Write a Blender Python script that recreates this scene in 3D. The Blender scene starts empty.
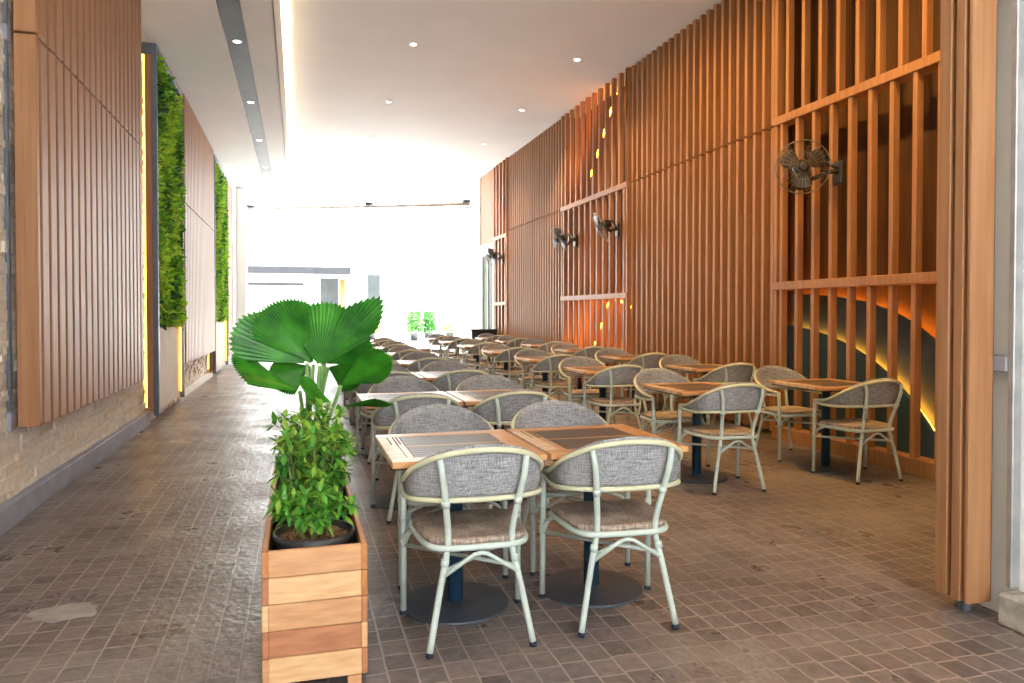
import bpy, math, random
from mathutils import Vector, Matrix
random.seed(7)
SC = bpy.context.scene
COL = SC.collection
PI = math.pi

# ---------------------------------------------------------------- camera, world, sun, exposure
cam_data = bpy.data.cameras.new('camera')
cam = bpy.data.objects.new('camera', cam_data)
COL.objects.link(cam)
cam_data.sensor_width = 36.0
cam_data.lens = 740 / 1024 * 36
cam.location = (0, 0, 1.36)
cam.rotation_euler = (PI/2 - math.atan(13/740), 0, -math.atan(214/740))
cam_data.shift_y = -15.5/1024
cam_data.clip_end = 300
SC.camera = cam

world = bpy.data.worlds.new('sky')
SC.world = world
world.use_nodes = True
bg = world.node_tree.nodes['Background']
bg.inputs['Color'].default_value = (0.86, 0.95, 1.0, 1)
bg.inputs['Strength'].default_value = 4.0

sun_d = bpy.data.lights.new('sun', 'SUN')
sun_d.energy = 34
sun_d.angle = 0.02
sun = bpy.data.objects.new('sun', sun_d)
COL.objects.link(sun)
sun.rotation_euler = (0, math.radians(10), 0)

SC.view_settings.view_transform = 'Standard'
SC.view_settings.look = 'None'
SC.view_settings.gamma = 1
SC.view_settings.use_curve_mapping = False
SC.view_settings.exposure = 0.68
SC.cycles.max_bounces = 10
SC.cycles.diffuse_bounces = 6
SC.cycles.sample_clamp_indirect = 8

# ---------------------------------------------------------------- materials
def new_mat(name):
    m = bpy.data.materials.new(name)
    m.use_nodes = True
    nt = m.node_tree
    return m, nt, nt.nodes['Principled BSDF']

def nd(nt, t, **kw):
    n = nt.nodes.new(t)
    for k, v in kw.items():
        if hasattr(n, k): setattr(n, k, v)
        else: n.inputs[k.replace('_', ' ')].default_value = v
    return n

def c4(c): return (c[0], c[1], c[2], 1)

def coords(nt, scale=(1, 1, 1), swap=None):
    tc = nd(nt, 'ShaderNodeTexCoord')
    out = tc.outputs['Object']
    if swap:
        s = nd(nt, 'ShaderNodeSeparateXYZ'); c = nd(nt, 'ShaderNodeCombineXYZ')
        nt.links.new(out, s.inputs[0])
        for i, ax in enumerate(swap): nt.links.new(s.outputs['XYZ'.index(ax)], c.inputs[i])
        out = c.outputs[0]
    mp = nd(nt, 'ShaderNodeMapping')
    mp.inputs['Scale'].default_value = scale
    nt.links.new(out, mp.inputs['Vector'])
    return mp.outputs[0]

def ramp(nt, fac, stops):
    r = nd(nt, 'ShaderNodeValToRGB')
    el = r.color_ramp.elements
    el[0].position, el[0].color = stops[0][0], c4(stops[0][1])
    el[1].position, el[1].color = stops[-1][0], c4(stops[-1][1])
    for p, c in stops[1:-1]:
        e = el.new(p); e.color = c4(c)
    nt.links.new(fac, r.inputs[0])
    return r.outputs[0]

def mat_noise(name, ca, cb, scale=(8, 8, 8), rough=0.5, metallic=0.0, bump=0.0, detail=4, lo=0.35, hi=0.65, spec=0.5):
    m, nt, b = new_mat(name)
    v = coords(nt, scale)
    n = nd(nt, 'ShaderNodeTexNoise', Scale=1.0, Detail=detail)
    nt.links.new(v, n.inputs['Vector'])
    nt.links.new(ramp(nt, n.outputs['Fac'], [(lo, ca), (hi, cb)]), b.inputs['Base Color'])
    b.inputs['Roughness'].default_value = rough
    b.inputs['Metallic'].default_value = metallic
    b.inputs['Specular IOR Level'].default_value = spec
    if bump:
        bp = nd(nt, 'ShaderNodeBump', Strength=bump, Distance=0.01)
        nt.links.new(n.outputs['Fac'], bp.inputs['Height'])
        nt.links.new(bp.outputs[0], b.inputs['Normal'])
    return m

def mat_emit(name, col, strength):
    m, nt, b = new_mat(name)
    b.inputs['Base Color'].default_value = c4(col)
    b.inputs['Emission Color'].default_value = c4(col)
    b.inputs['Emission Strength'].default_value = strength
    return m

def mat_brick(name, swap, cols, mortar, bw, rh, msize, offset=0.5, rough=0.7, bump=0.4, stain=None, rough_var=None, msmooth=0.1):
    m, nt, b = new_mat(name)
    v = coords(nt, (1, 1, 1), swap)
    br = nd(nt, 'ShaderNodeTexBrick')
    br.offset = offset
    br.inputs['Color1'].default_value = (0, 0, 0, 1)
    br.inputs['Color2'].default_value = (1, 1, 1, 1)
    br.inputs['Mortar'].default_value = (0.5, 0.5, 0.5, 1)
    br.inputs['Scale'].default_value = 1
    br.inputs['Mortar Size'].default_value = msize
    br.inputs['Mortar Smooth'].default_value = msmooth
    br.inputs['Brick Width'].default_value = bw
    br.inputs['Row Height'].default_value = rh
    # wobble the joints slightly
    nz = nd(nt, 'ShaderNodeTexNoise', Scale=6.0, Detail=3)
    nt.links.new(v, nz.inputs['Vector'])
    ad = nd(nt, 'ShaderNodeMixRGB'); ad.blend_type = 'ADD'; ad.inputs[0].default_value = 0.012
    nt.links.new(v, ad.inputs[1]); nt.links.new(nz.outputs['Color'], ad.inputs[2])
    nt.links.new(ad.outputs[0], br.inputs['Vector'])
    col = ramp(nt, br.outputs['Color'], [(i/(len(cols)-1), c) for i, c in enumerate(cols)])
    # mottled grain
    n2 = nd(nt, 'ShaderNodeTexNoise', Scale=22.0, Detail=5)
    nt.links.new(v, n2.inputs['Vector'])
    mul = nd(nt, 'ShaderNodeMixRGB'); mul.blend_type = 'MULTIPLY'; mul.inputs[0].default_value = 0.8
    nt.links.new(col, mul.inputs[1])
    nt.links.new(ramp(nt, n2.outputs['Fac'], [(0.3, (0.62, 0.62, 0.62)), (0.7, (1.15, 1.12, 1.08))]), mul.inputs[2])
    cur = mul.outputs[0]
    mm = nd(nt, 'ShaderNodeMixRGB')
    # joints fade in and out where dirt fills them
    n4 = nd(nt, 'ShaderNodeTexNoise', Scale=1.6, Detail=4)
    nt.links.new(v, n4.inputs['Vector'])
    jf = nd(nt, 'ShaderNodeMath'); jf.operation = 'MULTIPLY'
    nt.links.new(br.outputs['Fac'], jf.inputs[0])
    nt.links.new(ramp(nt, n4.outputs['Fac'], [(0.3, (0.25,)*3), (0.65, (1,)*3)]), jf.inputs[1])
    nt.links.new(jf.outputs[0], mm.inputs[0])
    nt.links.new(cur, mm.inputs[1]); mm.inputs[2].default_value = c4(mortar)
    cur = mm.outputs[0]
    if stain:
        n3 = nd(nt, 'ShaderNodeTexNoise', Scale=0.9, Detail=6, Roughness=0.6)
        nt.links.new(v, n3.inputs['Vector'])
        st = nd(nt, 'ShaderNodeMixRGB'); st.blend_type = 'MIX'
        nt.links.new(ramp(nt, n3.outputs['Fac'], [(0.48, (0, 0, 0)), (0.72, (0.55,)*3)]), st.inputs[0])
        nt.links.new(cur, st.inputs[1]); st.inputs[2].default_value = c4(stain)
        cur = st.outputs[0]
    nt.links.new(cur, b.inputs['Base Color'])
    if rough_var:
        n5 = nd(nt, 'ShaderNodeTexNoise', Scale=2.2, Detail=5)
        nt.links.new(v, n5.inputs['Vector'])
        nt.links.new(ramp(nt, n5.outputs['Fac'], [(0.35, (rough_var[0],)*3), (0.65, (rough_var[1],)*3)]), b.inputs['Roughness'])
    else:
        b.inputs['Roughness'].default_value = rough
    hm = nd(nt, 'ShaderNodeMath'); hm.operation = 'MULTIPLY_ADD'
    nt.links.new(br.outputs['Fac'], hm.inputs[0]); hm.inputs[1].default_value = -1.0
    nt.links.new(n2.outputs['Fac'], hm.inputs[2])
    bp = nd(nt, 'ShaderNodeBump', Strength=bump, Distance=0.02)
    nt.links.new(hm.outputs[0], bp.inputs['Height'])
    nt.links.new(bp.outputs[0], b.inputs['Normal'])
    return m

def mat_weave(name, ca, cb, sx=90, rough=0.75):
    # two stretched noises crossed: an irregular woven cloth
    m, nt, b = new_mat(name)
    va = coords(nt, (sx*3, sx*3, sx*0.18))
    vb = coords(nt, (sx*0.18, sx*0.18, sx*3))
    na = nd(nt, 'ShaderNodeTexNoise', Scale=1.0, Detail=2); nt.links.new(va, na.inputs['Vector'])
    nb = nd(nt, 'ShaderNodeTexNoise', Scale=1.0, Detail=2); nt.links.new(vb, nb.inputs['Vector'])
    mx = nd(nt, 'ShaderNodeMath'); mx.operation = 'ADD'
    nt.links.new(na.outputs['Fac'], mx.inputs[0]); nt.links.new(nb.outputs['Fac'], mx.inputs[1])
    hf = nd(nt, 'ShaderNodeMath'); hf.operation = 'MULTIPLY'; hf.inputs[1].default_value = 0.5
    nt.links.new(mx.outputs[0], hf.inputs[0])
    nt.links.new(ramp(nt, hf.outputs[0], [(0.40, ca), (0.60, cb)]), b.inputs['Base Color'])
    b.inputs['Roughness'].default_value = rough
    bp = nd(nt, 'ShaderNodeBump', Strength=0.25, Distance=0.002)
    nt.links.new(hf.outputs[0], bp.inputs['Height']); nt.links.new(bp.outputs[0], b.inputs['Normal'])
    return m

M = {}
M['floor'] = mat_brick('stamped_pavers', 'YXZ',
    [(0.105, 0.082, 0.080), (0.183, 0.142, 0.135), (0.142, 0.118, 0.115), (0.222, 0.178, 0.168)],
    (0.42, 0.335, 0.285), 0.128, 0.108, 0.0042, offset=0.12, bump=0.35, stain=(0.34, 0.285, 0.255), rough_var=(0.27, 0.48))
def mat_island(name, cols, rough=0.85):
    m, nt, b = new_mat(name)
    g = nd(nt, 'ShaderNodeNewGeometry')
    v = coords(nt, (18, 18, 40))
    n = nd(nt, 'ShaderNodeTexNoise', Scale=1.0, Detail=5); nt.links.new(v, n.inputs['Vector'])
    c = ramp(nt, g.outputs['Random Per Island'], [(i/(len(cols)-1), q) for i, q in enumerate(cols)])
    mu = nd(nt, 'ShaderNodeMixRGB'); mu.blend_type = 'MULTIPLY'; mu.inputs[0].default_value = 1.0
    nt.links.new(c, mu.inputs[1])
    nt.links.new(ramp(nt, n.outputs['Fac'], [(0.3, (0.84, 0.83, 0.82)), (0.7, (1.08, 1.08, 1.08))]), mu.inputs[2])
    nt.links.new(mu.outputs[0], b.inputs['Base Color'])
    b.inputs['Roughness'].default_value = rough
    bp = nd(nt, 'ShaderNodeBump', Strength=0.7, Distance=0.01)
    nt.links.new(n.outputs['Fac'], bp.inputs['Height']); nt.links.new(bp.outputs[0], b.inputs['Normal'])
    return m
M['stone'] = mat_island('ledge_stone', [(0.78, 0.69, 0.58), (0.84, 0.77, 0.68), (0.69, 0.64, 0.58), (0.80, 0.71, 0.58), (0.74, 0.62, 0.50), (0.85, 0.80, 0.72)])
M['mortar'] = mat_noise('stone_mortar', (0.42, 0.36, 0.30), (0.50, 0.44, 0.37), (9, 9, 9), rough=0.9)
M['wood'] = mat_noise('composite_wood', (0.325, 0.150, 0.064), (0.40, 0.198, 0.094), (30, 30, 1.2), rough=0.48, spec=0.35)
M['wood_dark'] = mat_noise('backing_board', (0.060, 0.022, 0.008), (0.085, 0.033, 0.013), (20, 20, 1.2), rough=0.6, spec=0.3)
M['white'] = mat_noise('white_paint', (0.80, 0.79, 0.77), (0.84, 0.83, 0.81), (2, 2, 2), rough=0.7, spec=0.2)
M['ceiling'] = mat_noise('ceiling_paint', (0.84, 0.835, 0.83), (0.87, 0.865, 0.86), (1, 1, 1), rough=0.75, spec=0.2)
M['kerb'] = mat_noise('grey_kerb_paint', (0.25, 0.255, 0.31), (0.31, 0.315, 0.375), (6, 6, 6), rough=0.6)
M['dark_strip'] = mat_noise('dark_channel', (0.045, 0.045, 0.045), (0.06, 0.06, 0.06), (4, 4, 4), rough=0.6)
M['steel_dark'] = mat_noise('dark_grey_metal', (0.085, 0.105, 0.14), (0.11, 0.135, 0.175), (5, 5, 5), rough=0.45)
M['steel'] = mat_noise('grey_metal', (0.36, 0.38, 0.41), (0.46, 0.48, 0.50), (10, 10, 10), rough=0.4, metallic=0.6)
M['teal'] = mat_noise('slate_blue_panel', (0.022, 0.062, 0.105), (0.034, 0.080, 0.13), (6, 6, 6), rough=0.6)
M['concrete'] = mat_noise('rough_concrete', (0.30, 0.27, 0.23), (0.52, 0.48, 0.42), (14, 14, 14), rough=0.9, bump=0.4)
M['cream_panel'] = mat_noise('cream_panel', (0.60, 0.53, 0.45), (0.66, 0.60, 0.52), (3, 3, 3), rough=0.7)
M['led_warm'] = mat_emit('amber_led', (1.0, 0.30, 0.02), 30)
M['led_yellow'] = mat_emit('yellow_led', (1.0, 0.56, 0.08), 4)
M['led_cove'] = mat_emit('cove_led', (1.0, 0.78, 0.48), 13)
M['lamp_face'] = mat_emit('lamp_face', (1.0, 0.93, 0.80), 14)
M['frame'] = mat_noise('cream_bamboo_paint', (0.46, 0.535, 0.50), (0.54, 0.615, 0.57), (7, 7, 16), rough=0.38)
M['binding'] = mat_noise('yellow_cane_binding', (0.53, 0.52, 0.35), (0.60, 0.60, 0.43), (16, 16, 16), rough=0.45)
M['weave'] = mat_weave('grey_woven_mesh', (0.15, 0.15, 0.165), (0.40, 0.40, 0.42))
M['seat'] = mat_weave('brown_woven_seat', (0.19, 0.135, 0.11), (0.50, 0.40, 0.33), sx=45)
M['cap'] = mat_noise('navy_rubber', (0.012, 0.022, 0.05), (0.02, 0.03, 0.06), (9, 9, 9), rough=0.5)
M['pole'] = mat_noise('navy_pole_paint', (0.018, 0.055, 0.105), (0.028, 0.075, 0.135), (5, 5, 5), rough=0.35)
M['base'] = mat_noise('dark_base_paint', (0.030, 0.042, 0.060), (0.045, 0.058, 0.078), (5, 5, 5), rough=0.35)
M['top_glare'] = mat_noise('glare_table_plank', (0.55, 0.37, 0.22), (0.72, 0.53, 0.36), (5, 40, 20), rough=0.36)  # white glare on the left plank is painted in as a paler colour
M['top_wood'] = mat_noise('orange_table_plank', (0.46, 0.22, 0.085), (0.60, 0.31, 0.13), (6, 40, 20), rough=0.33)
M['top_dark'] = mat_noise('dark_table_slats', (0.055, 0.042, 0.036), (0.095, 0.072, 0.060), (6, 60, 20), rough=0.4)
M['groove'] = mat_noise('groove', (0.025, 0.02, 0.018), (0.04, 0.03, 0.025), (8, 8, 8), rough=0.8)
M['planter_a'] = mat_noise('pale_teak', (0.60, 0.34, 0.16), (0.74, 0.47, 0.25), (7, 7, 45), rough=0.5)
M['planter_b'] = mat_noise('mid_teak', (0.50, 0.245, 0.115), (0.62, 0.34, 0.165), (7, 7, 45), rough=0.5)
M['planter_c'] = mat_noise('red_teak', (0.36, 0.135, 0.065), (0.48, 0.21, 0.10), (7, 7, 40), rough=0.5)
M['planter_d'] = mat_noise('teak_rim', (0.40, 0.155, 0.05), (0.52, 0.22, 0.075), (25, 3, 25), rough=0.5)
M['pot'] = mat_noise('black_plastic', (0.015, 0.017, 0.022), (0.025, 0.027, 0.033), (9, 9, 9), rough=0.35)
M['soil'] = mat_noise('clay_pebbles', (0.10, 0.045, 0.022), (0.42, 0.21, 0.11), (70, 70, 70), rough=0.95, bump=1.0)
M['lining'] = mat_noise('black_lining', (0.012, 0.011, 0.010), (0.02, 0.018, 0.016), (9, 9, 9), rough=0.9)

def mat_leaf(name, ca, cb, rough=0.35, scale=(9, 9, 9), trans=0.25):
    m = mat_noise(name, ca, cb, scale, rough=rough, spec=0.5)
    nt = m.node_tree; b = nt.nodes['Principled BSDF']
    out = nt.nodes['Material Output']
    tr = nd(nt, 'ShaderNodeBsdfTranslucent')
    mx = nd(nt, 'ShaderNodeMixShader'); mx.inputs[0].default_value = trans
    src = b.inputs['Base Color'].links[0].from_socket
    nt.links.new(src, tr.inputs['Color'])
    nt.links.new(b.outputs[0], mx.inputs[1]); nt.links.new(tr.outputs[0], mx.inputs[2])
    nt.links.new(mx.outputs[0], out.inputs['Surface'])
    return m
M['palm'] = mat_leaf('palm_leaf', (0.016, 0.14, 0.012), (0.060, 0.34, 0.020), rough=0.30, scale=(7, 7, 7))
M['petiole'] = mat_leaf('palm_petiole', (0.20, 0.42, 0.11), (0.34, 0.55, 0.20), rough=0.4)
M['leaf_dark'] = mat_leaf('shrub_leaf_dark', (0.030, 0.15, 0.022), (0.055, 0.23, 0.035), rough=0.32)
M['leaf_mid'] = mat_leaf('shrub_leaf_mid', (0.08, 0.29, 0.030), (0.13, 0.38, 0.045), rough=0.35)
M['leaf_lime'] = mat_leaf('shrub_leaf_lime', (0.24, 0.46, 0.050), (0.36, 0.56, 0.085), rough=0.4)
M['stem'] = mat_noise('green_stem', (0.13, 0.17, 0.05), (0.22, 0.26, 0.09), (20, 20, 20), rough=0.6)
M['moss_a'] = mat_leaf('wall_leaf_green', (0.10, 0.32, 0.015), (0.20, 0.48, 0.03), rough=0.5)
M['moss_b'] = mat_leaf('wall_leaf_lime', (0.32, 0.58, 0.03), (0.50, 0.72, 0.06), rough=0.5)
M['moss_c'] = mat_leaf('wall_leaf_deep', (0.020, 0.10, 0.012), (0.045, 0.17, 0.02), rough=0.5)
M['fan_dark'] = mat_noise('fan_black_plastic', (0.018, 0.015, 0.014), (0.03, 0.026, 0.024), (8, 8, 8), rough=0.35)
M['fan_wire'] = mat_noise('fan_cage_wire', (0.20, 0.17, 0.15), (0.28, 0.25, 0.22), (8, 8, 8), rough=0.3, metallic=0.8)
M['fan_blade'] = mat_noise('fan_blade_grey', (0.045, 0.034, 0.030), (0.065, 0.05, 0.045), (8, 8, 8), rough=0.3)
M['awning'] = mat_noise('awning_grey', (0.016, 0.016, 0.020), (0.022, 0.022, 0.028), (3, 3, 3), rough=0.7)
M['glass'] = mat_noise('window_glass', (0.030, 0.036, 0.036), (0.045, 0.05, 0.05), (1, 1, 1), rough=0.12)
M['door_glass'] = mat_noise('greenish_door_glass', (0.10, 0.12, 0.085), (0.13, 0.15, 0.11), (1, 1, 1), rough=0.7)
M['black'] = mat_noise('black_laminate', (0.012, 0.012, 0.013), (0.02, 0.02, 0.022), (5, 5, 5), rough=0.4)
M['yard'] = mat_noise('pale_yard_concrete', (0.66, 0.65, 0.62), (0.74, 0.73, 0.70), (1.5, 1.5, 1.5), rough=0.9)
M['dust'] = mat_noise('pale_cement_smear', (0.27, 0.23, 0.215), (0.36, 0.315, 0.295), (12, 12, 12), rough=0.9)

# ---------------------------------------------------------------- mesh builder
class MB:
    def __init__(s):
        s.v, s.f, s.m, s.mats, s.smooth = [], [], [], [], []
    def mi(s, mat):
        if mat not in s.mats: s.mats.append(mat)
        return s.mats.index(mat)
    def face(s, idx, mat, smooth=False):
        s.f.append(idx); s.m.append(s.mi(mat)); s.smooth.append(smooth)
    def box(s, x0, x1, y0, y1, z0, z1, mat, bev=0.0, rot=None):
        if bev > 0:
            bev = min(bev, (x1-x0)*.3, (y1-y0)*.3, (z1-z0)*.3)
            return s.bevbox(x0, x1, y0, y1, z0, z1, bev, mat)
        b = len(s.v)
        for z in (z0, z1):
            for (x, y) in ((x0, y0), (x1, y0), (x1, y1), (x0, y1)): s.v.append((x, y, z))
        for q in ((3, 2, 1, 0), (4, 5, 6, 7), (0, 1, 5, 4), (1, 2, 6, 5), (2, 3, 7, 6), (3, 0, 4, 7)):
            s.face([b+i for i in q], mat)
    def bevbox(s, x0, x1, y0, y1, z0, z1, r, mat):
        # 24-vertex chamfered box
        b = len(s.v); ids = {}
        X, Y, Z = (x0, x1), (y0, y1), (z0, z1)
        sg = (1, -1)
        for i in (0, 1):
            for j in (0, 1):
                for k in (0, 1):
                    for ax in range(3):
                        p = [X[i], Y[j], Z[k]]
                        d = [sg[i]*r, sg[j]*r, sg[k]*r]
                        for a in range(3):
                            if a != ax: p[a] += d[a]
                        ids[(i, j, k, ax)] = len(s.v); s.v.append(tuple(p))
        def q(l): s.face([ids[t] for t in l], mat)
        for i in (0, 1):
            l = [(i, 0, 0, 0), (i, 1, 0, 0), (i, 1, 1, 0), (i, 0, 1, 0)]; q(l if i else l[::-1])
        for j in (0, 1):
            l = [(0, j, 0, 1), (0, j, 1, 1), (1, j, 1, 1), (1, j, 0, 1)]; q(l if j else l[::-1])
        for k in (0, 1):
            l = [(0, 0, k, 2), (1, 0, k, 2), (1, 1, k, 2), (0, 1, k, 2)]; q(l if k else l[::-1])
        for j in (0, 1):
            for k in (0, 1): q([(0, j, k, 1), (1, j, k, 1), (1, j, k, 2), (0, j, k, 2)])
        for i in (0, 1):
            for k in (0, 1): q([(i, 0, k, 0), (i, 1, k, 0), (i, 1, k, 2), (i, 0, k, 2)])
        for i in (0, 1):
            for j in (0, 1): q([(i, j, 0, 0), (i, j, 1, 0), (i, j, 1, 1), (i, j, 0, 1)])
        for i in (0, 1):
            for j in (0, 1):
                for k in (0, 1): q([(i, j, k, 0), (i, j, k, 1), (i, j, k, 2)])
    def prism(s, pts, axis, a0, a1, mat):
        # pts: 2-D outline in the two other axes, extruded along axis
        n = len(pts); b = len(s.v)
        for a in (a0, a1):
            for (p, q) in pts:
                s.v.append({'x': (a, p, q), 'y': (p, a, q), 'z': (p, q, a)}[axis])
        s.face([b+i for i in range(n)][::-1], mat); s.face([b+n+i for i in range(n)], mat)
        for i in range(n):
            j = (i+1) % n
            s.face([b+i, b+j, b+n+j, b+n+i], mat)
    def tube(s, pts, r, mat, n=8, cap=True, closed=False):
        pts = [Vector(p) for p in pts]; L = len(pts)
        rs = r if isinstance(r, (list, tuple)) else [r]*L
        b = len(s.v); up = None
        for i, p in enumerate(pts):
            if closed: t = pts[(i+1) % L] - pts[i-1]
            else: t = pts[min(i+1, L-1)] - pts[max(i-1, 0)]
            t.normalize()
            if up is None: up = Vector((0, 0, 1)) if abs(t.z) < .9 else Vector((1, 0, 0))
            a = up - t*up.dot(t); a.normalize(); up = a
            c = t.cross(a)
            for k in range(n):
                w = 2*PI*k/n
                s.v.append(tuple(p + (a*math.cos(w) + c*math.sin(w))*rs[i]))
        for i in range(L if closed else L-1):
            i2 = (i+1) % L
            for k in range(n):
                k2 = (k+1) % n
                s.face([b+i*n+k, b+i*n+k2, b+i2*n+k2, b+i2*n+k], mat, True)
        if cap and not closed:
            s.face([b+k for k in range(n)][::-1], mat); s.face([b+(L-1)*n+k for k in range(n)], mat)
    def lathe(s, prof, mat, n=24, cx=0, cy=0, smooth=True, close_ends=True):
        b = len(s.v); L = len(prof)
        for (r, z) in prof:
            for k in range(n):
                w = 2*PI*k/n
                s.v.append((cx+r*math.cos(w), cy+r*math.sin(w), z))
        for i in range(L-1):
            for k in range(n):
                k2 = (k+1) % n
                s.face([b+i*n+k, b+i*n+k2, b+(i+1)*n+k2, b+(i+1)*n+k], mat, smooth)
        if close_ends:
            s.face([b+k for k in range(n)][::-1], mat); s.face([b+(L-1)*n+k for k in range(n)], mat)
    def grid(s, rows, mat, smooth=True, close_u=False):
        b = len(s.v); R = len(rows); C = len(rows[0])
        for r in rows: s.v.extend(tuple(p) for p in r)
        for i in range(R-1):
            for k in range(C if close_u else C-1):
                k2 = (k+1) % C
                s.face([b+i*C+k, b+i*C+k2, b+(i+1)*C+k2, b+(i+1)*C+k], mat, smooth)
    def mesh(s, name):
        me = bpy.data.meshes.new(name)
        me.from_pydata(s.v, [], s.f)
        for mt in s.mats: me.materials.append(M[mt])
        me.polygons.foreach_set('material_index', s.m)
        me.polygons.foreach_set('use_smooth', s.smooth)
        me.update()
        return me
    def build(s, name, parent=None, loc=None):
        o = bpy.data.objects.new(name, s.mesh(name))
        COL.objects.link(o)
        if parent: o.parent = parent
        if loc: o.location = loc
        return o

def tag(o, label=None, cat=None, group=None, kind=None):
    if label: o['label'] = label
    if cat: o['category'] = cat
    if group: o['group'] = group
    if kind: o['kind'] = kind
    return o
def thing(name, label, cat, loc=(0, 0, 0), rz=0, group=None):
    o = bpy.data.objects.new(name, None)
    o.empty_display_size = 0.1
    COL.objects.link(o); o.location = loc; o.rotation_euler = (0, 0, rz)
    return tag(o, label, cat, group)
def struct(o, label, cat):
    return tag(o, label, cat, None, 'structure')
def kids(o): return [c for c in bpy.data.objects if c.parent == o]
def dup(src, tree, loc, rz, label):
    r = src.copy(); COL.objects.link(r)
    r.location = loc; r.rotation_euler = (0, 0, rz); r['label'] = label
    for ch, subs in tree:
        c = ch.copy(); COL.objects.link(c); c.parent = r
        for g in subs:
            d = g.copy(); COL.objects.link(d); d.parent = c
    return r
def tree_of(o): return [(c, kids(c)) for c in kids(o)]
def smooth_path(pts, k=5):
    pts = [Vector(p) for p in pts]; out = []
    for i in range(len(pts)-1):
        p0 = pts[max(i-1, 0)]; p1 = pts[i]; p2 = pts[i+1]; p3 = pts[min(i+2, len(pts)-1)]
        for j in range(k):
            t = j/k
            out.append(0.5*((2*p1) + (p2-p0)*t + (2*p0-5*p1+4*p2-p3)*t*t + (3*p1-p0-3*p2+p3)*t**3))
    out.append(pts[-1]); return out

# ---------------------------------------------------------------- the setting
FAR = 24.0
b = MB(); b.box(-2.6, 8.2, -4.5, FAR, -0.2, 0, 'floor')
struct(b.build('floor'), 'worn brown stamped brick paving of the covered dining passage', 'floor')
b = MB(); b.box(-60, 60, FAR, 90, -0.22, -0.005, 'yard')
b.box(-60, 60, -40, -6, -0.22, -0.005, 'yard')  # unseen forecourt behind the camera, added to bounce sunlight onto the ceiling
struct(b.build('trim_1'), 'sunlit pale concrete yard beyond the far opening, plus unseen bounce ground added behind the camera', 'yard')

SOF, CEI = 4.8, 5.2
b = MB()
b.box(-2.6, -0.86, -4.6, FAR, SOF, SOF+0.9, 'ceiling')
b.box(-0.60, -0.248, -4.6, FAR, SOF, SOF+0.05, 'ceiling')
b.box(-0.60, -0.52, -4.6, FAR, SOF+.05, SOF+0.9, 'ceiling')
b.box(-0.86, -0.60, -4.6, FAR, SOF+0.035, SOF+0.9, 'dark_strip')
b.prism([(-0.248, SOF), (-0.185, SOF+.23), (-0.20, SOF+.23), (-0.26, SOF+.05), (-0.26, SOF)], 'y', -4.6, FAR, 'ceiling')
b.box(-0.52, 8.2, -4.6, FAR, CEI, CEI+0.5, 'ceiling')
struct(b.build('ceiling'), 'white painted ceiling, lower soffit with dark channel at left', 'ceiling')
b = MB(); b.box(-0.36, -0.32, -4.5, FAR-.2, SOF+.055, SOF+0.08, 'led_cove')
tag(b.build('cove_light'), 'warm white cove light strip along the edge of the lower ceiling', 'light strip')

def ledge_stones(b):
    # stacked thin stones of uneven length and depth in front of a mortar backing
    rnd = random.Random(21)
    b.box(-2.6, -1.825, -6, 19.4, 0, SOF, 'mortar')
    z = 0.0
    while z < SOF-.02:
        h = min(rnd.choice((.035, .045, .06, .075)), SOF-z)
        y = 1.5 - rnd.uniform(0, .2)
        while y < 19.4:
            l = min(rnd.uniform(.12, .42), 19.4-y)
            b.box(-1.84, -1.80+rnd.uniform(-.014, .012), y+.0015, y+l-.0015, z+.0012, z+h-.0012, 'stone')
            y += l
        z += h
    b.box(-1.84, -1.80, -6, 1.5, 0, SOF, 'stone')
# left wall: stone cladding, kerb, white end
b = MB(); ledge_stones(b)
struct(b.build('wall_left'), 'pale stacked ledge stone wall behind the slatted panels', 'wall')
b = MB(); b.box(-1.86, -1.74, -6, 9.90, 0, 0.16, 'kerb', 0.006)
b.box(-1.86, -1.76, 12.4, 17.0, 0, 0.13, 'white', 0.006)
struct(b.build('baseboard_left'), 'painted kerb along the foot of the stone wall', 'kerb')
b = MB(); b.box(-2.6, -1.62, 20.6, 22.2, 0, SOF, 'white', 0.01)
struct(b.build('wall_end'), 'white end of the left wall at the far opening', 'wall')
b = MB(); b.box(-1.62, -1.36, 21.6, 22.2, 0, SOF, 'white', 0.02)
struct(b.build('trim_2'), 'pale grey pier at the left side of the far opening', 'pier')

# right wall
WX = 5.0                      # face of the slats
b = MB(); b.box(5.34, 5.6, 2.9, 20.5, 0, CEI, 'wood_dark')
struct(b.build('wall_right'), 'dark brown backing wall behind the timber slats', 'wall')
b = MB(); b.box(3.05, 5.34, -6, 2.76, 0.0, CEI, 'white')
struct(b.build('wall_near'), 'white painted wall at the right edge of the dining area', 'wall')
b = MB(); b.box(2.93, 3.05, -6, 2.50, 0, 0.14, 'concrete', 0.01)
struct(b.build('baseboard_right'), 'rough concrete plinth at the foot of the white near wall', 'plinth')
b = MB(); b.box(4.97, 5.62, 20.5, FAR, 0, CEI, 'white')
struct(b.build('wall_far'), 'white wall at the far right end', 'wall')
b = MB(); b.box(5.03, 5.07, 19.16, 20.24, 0.02, 2.94, 'door_glass'); b.box(5.0, 5.08, 19.10, 19.16, 0, 3.0, 'steel'); b.box(5.0, 5.08, 20.24, 20.30, 0, 3.0, 'steel')
b.box(5.0, 5.08, 19.68, 19.72, 0, 2.94, 'steel'); b.box(5.0, 5.08, 19.16, 20.24, 2.94, 3.0, 'steel')
struct(b.build('door_1'), 'tall glazed double door in the white wall under the hanging block', 'door')

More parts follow.
